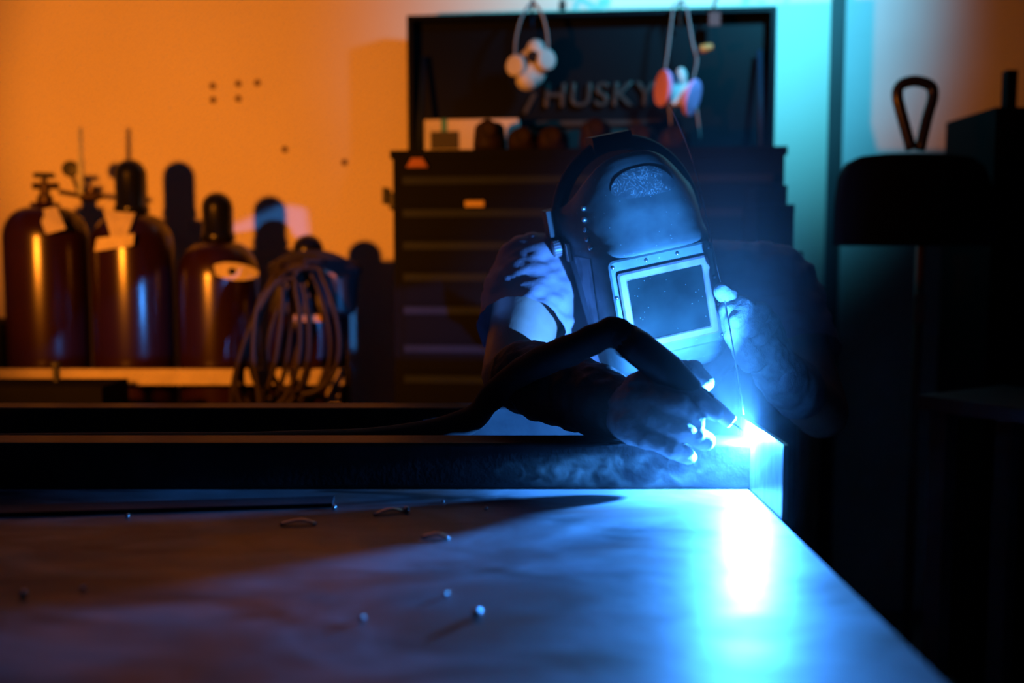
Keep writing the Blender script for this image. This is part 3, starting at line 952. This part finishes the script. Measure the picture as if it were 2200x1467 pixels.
# ------------------------------------------------------------------ hood and hose coil hanging on the short cylinder
hc = W(664, 632, 2.735)
hd = thing('welding_hood', 'dark welding hood hanging on the shortest gas cylinder', 'welding hood', hc)
mt = Matrix(((1, 0, 0, 0), (0, 0, -1, 0), (0, 1, 0, 0), (0, 0, 0, 1)))
mt = mt @ Matrix.Diagonal((1.12, 0.52, 0.55, 1))
obj('shell', shell_bm(mt), mat('hood_shell', (0.025, 0.022, 0.027), 0.45), hd, smooth=True)
obj('visor', rect_ring(BM(), 0.070, 0.062, 0.066, 0.058, 0.0, 0.02, mt), M['band'], hd)
obj('visor_glass', box(-0.066, 0.066, -0.006, -0.002, -0.03, 0.03), mat('hood_glass', (0.06, 0.055, 0.075), 0.3), hd)
bm = BM()
pts = [Vector((0.078 * math.sin(R(a)), -0.012 - 0.012 * math.cos(R(a)), 0.040 + 0.030 * math.cos(R(a)))) for a in range(-80, 81, 10)]
add_tube(bm, pts, 0.009, 8, 0.5)
obj('brow_band', bm, mat('tan_band', (0.42, 0.24, 0.16), 0.6), hd, smooth=True)
obj('chin_bar', box(-0.045, 0.045, -0.022, -0.004, -0.074, -0.056), mat('tan_bar', (0.42, 0.26, 0.16), 0.5), hd, bevel=0.003)

hp = []
def hose_loop(cx, cy, rx, ry, Y, a0, a1, step=20, lean=0.0):
    out = []
    a = a0
    sgn = 1 if a1 > a0 else -1
    while (a <= a1 if sgn > 0 else a >= a1):
        wd = 0.72 - 0.28 * math.sin(R(a))
        out.append(W(cx + rx * wd * math.cos(R(a)) + lean * math.sin(R(a)), cy - ry * math.sin(R(a)), Y + 0.01 * math.sin(R(a * 1.7))))
        a += sgn * step
    return out
loops = [(628, 712, 112, 152, 2.675, 10), (600, 728, 90, 158, 2.66, 26), (575, 732, 66, 165, 2.645, 34), (655, 706, 100, 140, 2.63, 8), (560, 745, 52, 160, 2.615, 40), (585, 738, 84, 150, 2.60, 30)]
for i, (cx, cy, rx, ry, Y, ln) in enumerate(loops):
    hp += hose_loop(cx, cy, rx, ry, Y, 90, 90 + 340, 20, ln)
hp = [W(700, 560, 2.70)] + hp + [W(560, 640, 2.59), W(545, 760, 2.58), W(560, 890, 2.58), W(575, 1050, 2.56)]
hp[-1] = Vector((hp[-1].x, hp[-1].y, 0.3)); hp.append(Vector((hp[-1].x - 0.05, hp[-1].y - 0.05, 0.012)))
tag(obj('hose_coil', add_tube(BM(), catmull(hp, 4), 0.0075, 8), M['hose'], smooth=True),
    'brown hose coiled in loops over the shortest gas cylinder', 'hose')

# ------------------------------------------------------------------ objects at the right
sx = 2.55
st = thing('pole_stand', 'dark rounded panel on a thin pole with a teardrop loop handle on top', 'stand', (W(1968, 430, sx).x, sx, 0))
o = Vector((W(1968, 430, sx).x, sx, 0))
def so(px, py): return W(px, py, sx) - o
bm = BM()
outline = [(1795, 528), (1798, 440), (1806, 380), (1822, 350), (1850, 336), (1900, 331), (1965, 330), (2040, 332), (2085, 338), (2112, 360), (2126, 400), (2134, 470), (2137, 528)]
vs = [bm.verts.new(so(a, b) + Vector((0, -0.02, 0))) for a, b in outline]
f = bm.faces.new(vs)
ext = bmesh.ops.extrude_face_region(bm, geom=[f])
for v in ext['geom']:
    if isinstance(v, bmesh.types.BMVert): v.co.y += 0.05
obj('panel', bm, M['machine'], st, bevel=0.006)
hp = [so(1958, 322), so(1938, 250), so(1928, 205), so(1936, 182), so(1966, 174), so(1998, 184), so(2004, 208), so(1992, 252), so(1976, 322)]
obj('loop_handle', add_tube(BM(), catmull(hp, 6), 0.014, 12), mat('loop_metal', (0.10, 0.09, 0.09), 0.25, metal=0.5), st, smooth=True)
zb = so(1988, 528).z
xp = so(1988, 528).x
obj('pole', add_lathe(BM(), [(0.011, 0.02), (0.011, zb + 0.02)], 14, Matrix.Translation((xp, 0.03, 0))), mat('pole_brown', (0.14, 0.07, 0.055), 0.5), st, smooth=True)
obj('base', add_lathe(BM(), [(0.16, 0), (0.16, 0.012), (0.03, 0.022), (0, 0.022)], 30, Matrix.Translation((xp, 0.03, 0))), M['machine'], st)
q0, q1 = so(1966, 632), so(1986, 698)
obj('tag', box(q0.x, q1.x, 0.0, 0.006, q1.z, q0.z), mat('pole_tag', (0.45, 0.22, 0.15), 0.6), st, bevel=0.001)

mx_ = W(2140, 230, 2.64)
mc = thing('machine_cabinet', 'tall dark machine cabinet with a stub post at the right edge', 'machine', (mx_.x, 2.64, 0))
obj('body', box(0, 0.4, 0, 0.3, 0, mx_.z), M['machine'], mc, bevel=0.008)
q = W(2165, 150, 2.69)
obj('post', box(q.x - mx_.x, q.x - mx_.x + 0.028, 0.05, 0.08, mx_.z, q.z), M['machine'], mc, bevel=0.003)
obj('door', box(0.02, 0.38, -0.012, -0.0005, 0.1, mx_.z - 0.05), M['machine'], mc, bevel=0.003)

a, b = W(1970, 848, 2.17), W(2200, 880, 1.96)
dv = Vector((b.x - a.x, b.y - a.y, 0)).normalized()
ang = math.atan2(dv.y, dv.x)
sb = thing('side_bench', 'dark steel side bench with a faintly lit edge at the lower right', 'bench', (a.x, a.y, 0), ang)
obj('bench_top', box(0, 0.75, 0.0, 0.32, a.z - 0.03, a.z), M['bench'], sb, bevel=0.002)
for x in (0.04, 0.71):
    for y in (0.04, 0.28):
        obj('leg', box(x - 0.02, x + 0.02, y - 0.02, y + 0.02, 0, a.z - 0.03), M['bench'], sb)

# ------------------------------------------------------------------ the welder
HC = W(1434, 650, 1.54)
HM = frame_mtx(HC, R(9), R(6), R(12))
def hl(x, y, z): return HM @ Vector((x, y, z))

pe = thing('person', 'welder in helmet, t-shirt and gloves leaning over the table with a torch', 'person', (0.31, 2.25, 0))
PO = Vector((0.31, 2.25, 0))
def L(v): return Vector(v) - PO
def chain(pts): return [(L(p), r) for p, r in pts]

shR = W(1150, 606, 1.72); elR = W(1096, 806, 1.53); wrR = W(1338, 882, 1.318)
shL = W(1660, 622, 1.84); elL = W(1765, 885, 1.67); wrL = W(1672, 800, 1.535)
neck = W(1392, 575, 1.83); chest = W(1400, 690, 1.915); waist = Vector((0.30, 2.10, 1.04)); pelvis = Vector((0.31, 2.25, 0.95))
headc = hl(0, 0.085, -0.190)
hipR, hipL = Vector((0.21, 2.26, 0.90)), Vector((0.41, 2.26, 0.90))
knR, knL = Vector((0.18, 2.18, 0.48)), Vector((0.45, 2.20, 0.48))
anR, anL = Vector((0.17, 2.27, 0.09)), Vector((0.47, 2.29, 0.09))

bm = BM()
add_chain(bm, chain([(pelvis, .13), (waist, .125), (chest, .145), (W(1395, 610, 1.86), .11), (neck, .075)]))
add_ball(bm, L(chest), (.17, .14, .14)); add_ball(bm, L(waist), (.15, .13, .12))
add_chain(bm, chain([(neck, .06), (hl(0, 0.02, -0.20), .055)]))
HR3 = HM.to_3x3().to_4x4()
add_ball(bm, L(headc), (.074, .105, .092), 20, 14, HR3)
add_ball(bm, L(hl(0, 0.025, -0.150)), (.052, .06, .05), 16, 12, HR3)       # jaw and face
add_ball(bm, L(hl(0, 0.055, -0.100)), (.013, .022, .016), 12, 8, HR3)       # nose
for s in (-1, 1):
    add_ball(bm, L(hl(s * 0.074, 0.070, -0.200)), (.010, .030, .018), 10, 8, HR3)   # ears
    add_ball(bm, L(hl(s * 0.031, 0.085, -0.108)), (.014, .009, .010), 10, 8, HR3)   # eye sockets and lids
add_ball(bm, L(hl(0, 0.012, -0.106)), (.024, .007, .010), 10, 8, HR3)      # mouth
for sh, el, wr in ((shR, elR, wrR), (shL, elL, wrL)):
    mid = sh.lerp(el, 0.5)
    fm = el.lerp(wr, 0.35)
    add_chain(bm, chain([(W(1395, 610, 1.86), .085), (sh, .068), (sh.lerp(el, 0.35), .060), (sh.lerp(el, 0.65), .054), (el, .046), (fm, .045), (wr, .030)]))
for hip, kn, an in ((hipR, knR, anR), (hipL, knL, anL)):
    add_chain(bm, chain([(hip, .088), (hip.lerp(kn, .5), .075), (kn, .057), (kn.lerp(an, .35), .055), (an, .038)]))
    add_chain(bm, chain([(an, .036), (Vector((an.x, an.y - 0.13, 0.035)), .03)]))
blob('body', bm, M['skin'], pe, 0.007, 6)

def wr_shirt(me):
    for v in me.vertices:
        p = v.co + PO
        # drawn folds running from the shoulder towards the chest
        q = Vector((p.x * 12 + p.z * 10, p.y * 10, p.z * 34 - p.x * 16))
        d = noise.fractal(q, 1.0, 2.0, 3) * 0.0065 + abs(noise.noise(Vector((p.x * 30 + p.z * 18, p.y * 8, p.z * 30)))) * 0.006
        v.co += v.normal * d
bm = BM()
add_chain(bm, chain([(Vector((0.31, 2.22, 0.97)), .145), (waist, .142), (chest, .160), (W(1395, 620, 1.87), .118), (neck + Vector((0, 0.03, -0.01)), .084)]))
add_ball(bm, L(chest), (.186, .155, .155)); add_ball(bm, L(waist), (.166, .145, .135))
for sh, el in ((shR, elR), (shL, elL)):
    add_chain(bm, chain([(W(1395, 615, 1.86), .097), (sh, .083), (sh.lerp(el, 0.35), .077), (sh.lerp(el, 0.62), .074)]))
cut = []
shirt = blob('t_shirt', bm, M['shirt'], pe, 0.007, 5, wr_shirt)
# open the sleeve ends with a clean hem
b2 = BM(); b2.from_mesh(shirt.data)
for sh, el in ((shR, elR), (shL, elL)):
    co = L(sh.lerp(el, 0.58)); no = (el - sh).normalized()
    geom = [f for f in b2.faces if (f.calc_center_median() - co).length < 0.15]
    gs = set(geom)
    for f in geom:
        gs.update(f.edges); gs.update(f.verts)
    bmesh.ops.bisect_plane(b2, geom=list(gs), plane_co=co, plane_no=no, clear_outer=False)
    kill = [v for v in b2.verts if (v.co - co).dot(no) > 1e-5 and (v.co - co).length < 0.125]
    bmesh.ops.delete(b2, geom=kill, context='VERTS')
b2.to_mesh(shirt.data); b2.free()
shirt.data.polygons.foreach_set('use_smooth', [True] * len(shirt.data.polygons))
bm = BM()
add_ball(bm, L(pelvis), (.175, .155, .13))
for hip, kn, an in ((hipR, knR, anR), (hipL, knL, anL)):
    add_chain(bm, chain([(hip, .105), (hip.lerp(kn, .5), .092), (kn, .076), (kn.lerp(an, .5), .072), (an + Vector((0, 0, 0.02)), .066)]))
blob('trousers', bm, M['trousers'], pe, 0.009, 4)
for an in (anR, anL):
    bm = BM()
    add_chain(bm, chain([(an + Vector((0, 0, 0.04)), .052), (an, .050), (Vector((an.x, an.y - 0.05, 0.052)), .048), (Vector((an.x, an.y - 0.15, 0.044)), .042)]))
    add_box(bm, an.x - 0.045 - PO.x, an.x + 0.045 - PO.x, an.y - 0.19 - PO.y, an.y + 0.05 - PO.y, 0.001, 0.03)
    blob('boot', bm, M['boot'], pe, 0.006, 4)
bm = BM()
add_ball(bm, L(hl(0, 0.115, -0.205)), (.082, .098, .092), 22, 14, HR3)
add_ball(bm, L(hl(0, 0.075, -0.235)), (.080, .090, .070), 22, 14, HR3)
blob('head_cover', bm, M['hair'], pe, 0.006, 4, label='dark cloth head cover')

# gloves
def glove(name, palm, fingers, voxel, label=None):
    bm = BM()
    for c in palm: add_chain(bm, chain(c))
    for c in fingers: add_chain(bm, chain(c))
    def wk(me):
        for v in me.vertices:
            p = v.co
            v.co += v.normal * (noise.fractal(p * 70, 1.0, 2.0, 3) * 0.0016)
    return blob(name, bm, M['glove'], pe, voxel, 1, wk, label=label)
K = dict(i=W(1440, 835, 1.264), m=W(1430, 868, 1.252), r=W(1415, 905, 1.240), p=W(1402, 938, 1.232))
K = dict(i=W(1436, 836, 1.264), m=W(1416, 864, 1.254), r=W(1400, 902, 1.244), p=W(1388, 938, 1.238))
palmR = [[(wrR, .037), (W(1378, 862, 1.292), .033), (K['i'], .021)],
         [(wrR, .037), (W(1372, 880, 1.278), .033), (K['m'], .0185)],
         [(wrR, .036), (W(1368, 898, 1.270), .029), (K['r'], .0175)],
         [(wrR, .034), (W(1362, 914, 1.260), .026), (K['p'], .0155)]]
fingR = [[(W(1378, 838, 1.290), .026), (W(1432, 806, 1.292), .0225), (W(1484, 804, 1.284), .0190), (W(1511, 821, 1.278), .0140)],       # thumb
         [(K['i'], .0190), (W(1500, 858, 1.248), .0150), (W(1534, 884, 1.244), .0125)],                                                  # index
         [(K['m'], .0170), (W(1458, 870, 1.228), .0150), (W(1495, 907, 1.238), .0120)],                                                  # middle
         [(K['r'], .0160), (W(1464, 921, 1.226), .0142), (W(1515, 947, 1.2440), .0128)],                                                 # ring
         [(K['p'], .0145), (W(1440, 962, 1.228), .0120), (W(1480, 981, 1.2500), .0105)]]                                                 # little
glove('right_glove', palmR, fingR, 0.0023)
# gauntlet sleeve over the right forearm
bm = BM()
g0, g1, g2, g3 = elR.lerp(wrR, 0.16), elR.lerp(wrR, 0.45), elR.lerp(wrR, 0.8), wrR
up = Vector((0, 0, 0.004))
add_chain(bm, chain([(g0 + up, .058), (g1 + up, .056), (g2 + up, .050), (g3, .043), (wrR.lerp(W(1385, 880, 1.325), .35), .041)]))
def wk(me):
    for v in me.vertices:
        p = v.co
        v.co += v.normal * (noise.fractal(Vector((p.x * 40, p.y * 40, p.z * 18)), 1.0, 2.0, 3) * 0.004)
blob('gauntlet', bm, M['gauntlet'], pe, 0.005, 3, wk, label='dark leather gauntlet sleeve')

# left hand, raised, feeding the filler rod
pl = W(1622, 738, 1.50)
KL = dict(i=W(1588, 690, 1.485), m=W(1612, 676, 1.495), r=W(1637, 678, 1.510), p=W(1655, 694, 1.525))
palmL = [[(wrL, .036), (W(1635, 750, 1.505), .032), (KL['i'], .020)],
         [(wrL, .036), (W(1640, 745, 1.512), .030), (KL['m'], .020)],
         [(wrL, .035), (W(1652, 742, 1.520), .028), (KL['r'], .019)],
         [(wrL, .034), (W(1662, 748, 1.527), .026), (KL['p'], .017)]]
fingL = [[(W(1615, 768, 1.490), .024), (W(1578, 715, 1.468), .0175), (W(1564, 668, 1.462), .0145)],                                    # thumb
         [(KL['i'], .0175), (W(1572, 645, 1.478), .0150), (W(1552, 626, 1.462), .0135)],                                               # index
         [(KL['m'], .0175), (W(1598, 655, 1.463), .0150), (W(1583, 688, 1.448), .0130)],                                               # middle, curled in
         [(KL['r'], .0170), (W(1634, 668, 1.470), .0150), (W(1612, 706, 1.452), .0130)],                                               # ring
         [(KL['p'], .0155), (W(1655, 690, 1.492), .0140), (W(1634, 726, 1.470), .0120)]]                                               # little
glove('left_glove', palmL, fingL, 0.0023)
bm = BM()
add_chain(bm, chain([(elL.lerp(wrL, .55), .046), (elL.lerp(wrL, .8), .043), (wrL, .040)]))
blob('glove_cuff', bm, M['glove'], pe, 0.005, 3, wk)

# helmet worn by the welder: shell, with its fittings as sub-parts
he = obj('welding_helmet', shell_bm(Matrix.Translation(-PO) @ HM), M['helmet'], pe, smooth=True, label='scuffed dark grey welding helmet with a square lens')
HML = Matrix.Translation(-PO) @ HM
obj('lens_plate', rect_ring(BM(), 0.0835, 0.080, 0.071, 0.060, 0.001, 0.0046, HML, 0, 0.002, 0.010), M['helmet'], he)
obj('lens_frame', rect_ring(BM(), 0.0735, 0.0620, 0.0600, 0.0490, 0.002, 0.012, HML, 0, 0, 0.005), M['frame'], he, label='worn pale metal lens frame')
bm = box(-0.061, 0.061, -0.050, 0.050, 0.004, 0.0080, HML)
obj('lens', bm, M['lens'], he, label='dark scratched lens')
rv = [(-0.077, 0.072), (-0.024, 0.0725), (0.026, 0.0725), (0.077, 0.072), (-0.0785, 0.025), (-0.0785, -0.018), (0.0785, 0.025), (0.0785, -0.018), (-0.077, -0.068), (0.077, -0.068)]
for x, y in rv:
    obj('rivet', add_ball(BM(), HML @ Vector((x, y, 0.0050)), 0.0032, 12, 8), M['rivet'], he, smooth=True)
for k in range(5):
    obj('stud', add_ball(BM(), HML @ shell_off(0.190 - k * 0.021, math.pi - 0.62 + 0.04 * k, 0.0015), 0.0042, 12, 8), M['rivet'], he, smooth=True)
# oval scuffed sticker on the crown
bm = BM()
def st_pt(r_, k): 
    a = 2 * math.pi * k / 40
    return HML @ shell_off(0.186 + 0.022 * r_ * math.sin(a), math.pi / 2 - 0.06 - 0.47 * r_ * math.cos(a), 0.0012)
rings = [[bm.verts.new(st_pt(0, 0))]] + [[bm.verts.new(st_pt(j / 8, k)) for k in range(40)] for j in range(1, 9)]
for k in range(40):
    bm.faces.new((rings[0][0], rings[1][k], rings[1][(k + 1) % 40]))
for j in range(1, 8):
    for k in range(40):
        bm.faces.new((rings[j][k], rings[j + 1][k], rings[j + 1][(k + 1) % 40], rings[j][(k + 1) % 40]))
obj('oval_sticker', bm, M['sticker'], he, smooth=True, label='scuffed oval sticker')
# creased sticker on the side panel
bm = BM()
grid = []
for i in range(9):
    row = []
    y = 0.085 - i * 0.015
    for j in range(7):
        th0 = math.pi - 0.02
        s0 = 0.25 + 0.55 * j / 6 * (1 - 0.55 * (i / 8))
        _, a_, zf, zb_, n_ = row_at(y)
        z = zb_ + (zf - zb_) * (s0 * 0.8)
        k_ = s0 * 0.8
        u_ = (1 - k_ ** n_) ** (1 / n_)
        row.append(bm.verts.new(HML @ Vector((-a_ * u_ * (1 + FLARE * (1 - k_)) - 0.0012, y, z))))
    grid.append(row)
for i in range(8):
    for j in range(6):
        bm.faces.new((grid[i][j], grid[i + 1][j], grid[i + 1][j + 1], grid[i][j + 1]))
obj('side_sticker', bm, mat('creased_sticker', (0.05, 0.05, 0.055), 0.25, col2=(0.16, 0.16, 0.17), scale=40, stretch=(1, 1, 0.25), lo=0.5, hi=0.56), he, smooth=True)
# headgear
bm = BM()
pts = []
for a in range(0, 181, 12):
    pts.append(HML @ Vector((-0.118 * math.cos(R(a)), 0.110 + 0.138 * math.sin(R(a)), -0.165)))
add_tube(bm, catmull(pts, 2), 0.013, 10, 1.0)
hb = obj('headband', bm, M['band'], he, smooth=True)
obj('band_buckle', box(-0.040, 0.026, 0.236, 0.264, -0.190, -0.140, HML), M['band'], he, bevel=0.004)
obj('side_pad', box(-0.134, -0.104, 0.095, 0.160, -0.200, -0.155, HML), M['band'], he, bevel=0.010)
bm = BM()
add_lathe(bm, [(0.0125, 0), (0.0125, 0.012), (0.010, 0.014), (0, 0.014)], 24, HML @ axis_mtx((-0.122, 0.098, -0.150), (-0.15, 0.098, -0.150)))
for k in range(16):
    a = 2 * math.pi * k / 16
    add_box(bm, -0.0012, 0.0012, 0.0115, 0.0142, 0.001, 0.012, HML @ axis_mtx((-0.122, 0.098, -0.150), (-0.15, 0.098, -0.150)) @ Matrix.Rotation(a, 4, 'Z'))
obj('tension_knob', bm, M['frame'], he, label='ribbed tension knob')
obj('side_clip', box(-0.118, -0.112, 0.076, 0.106, -0.136, -0.122, HML), M['frame'], he, bevel=0.002)

# ------------------------------------------------------------------ torch with its cable, and the filler rod
t0, t1 = W(1342, 724, 1.268), W(1583, 915, 1.247)
to = thing('welding_torch', 'black welding torch with cloth covered cable held in the right glove', 'torch', t0)
dl = (t1 - t0)
Lt = dl.length
am = axis_mtx((0, 0, 0), dl)
obj('handle', add_lathe(BM(), [(0.020, 0), (0.0225, 0.02), (0.0225, 0.07), (0.019, 0.09), (0.016, Lt * 0.60), (0.0125, Lt * 0.64)], 22, am), M['torch'], to, smooth=True)
obj('torch_head', add_lathe(BM(), [(0.0120, Lt * 0.635), (0.0128, Lt * 0.66), (0.0128, Lt * 0.74), (0.0115, Lt * 0.76)], 22, am), M['torch'], to, smooth=True)
obj('gas_cup', add_lathe(BM(), [(0.0110, Lt * 0.76), (0.0115, Lt * 0.78), (0.0095, Lt * 0.95), (0.0085, Lt * 0.96), (0.006, Lt * 0.945)], 22, am), M['cup'], to, smooth=True)
obj('tungsten_electrode', add_lathe(BM(), [(0.0013, Lt * 0.94), (0.0013, Lt * 1.02), (0.0003, Lt * 1.05)], 10, am), M['tungsten'], to)
cp = [t0 + dl * 0.10, t0, W(1322, 714, 1.274), W(1290, 722, 1.280), W(1235, 748, 1.300), W(1160, 778, 1.35), W(1095, 815, 1.41), W(1052, 858, 1.455), Vector((-0.075, 1.50, 0.948)), Vector((-0.20, 1.475, 0.925)), Vector((-0.45, 1.46, 0.921)), Vector((-0.9, 1.45, 0.921)), Vector((-1.4, 1.44, 0.921))]
bm = BM()
cpp = catmull(cp, 8)
def wob(i): return 0.0205 + 0.0035 * noise.noise(Vector((i * 0.23, 1.7, 0)))
add_tube(bm, [p - t0 for p in cpp], [wob(i) for i in range(len(cpp))], 14)
obj('cable', bm, M['cover'], to, smooth=True, label='cloth covered cable')

fr = [W(1440, 225, 1.74), W(1490, 352, 1.665), W(1538, 560, 1.53), W(1556, 640, 1.462), W(1580, 775, 1.375), W(1598, 890, 1.30)]
tag(obj('filler_rod', add_tube(BM(), catmull(fr, 6), 0.0012, 6), M['rivet'], smooth=True),
    'long thin filler rod held up by the left glove beside the helmet', 'filler rod')
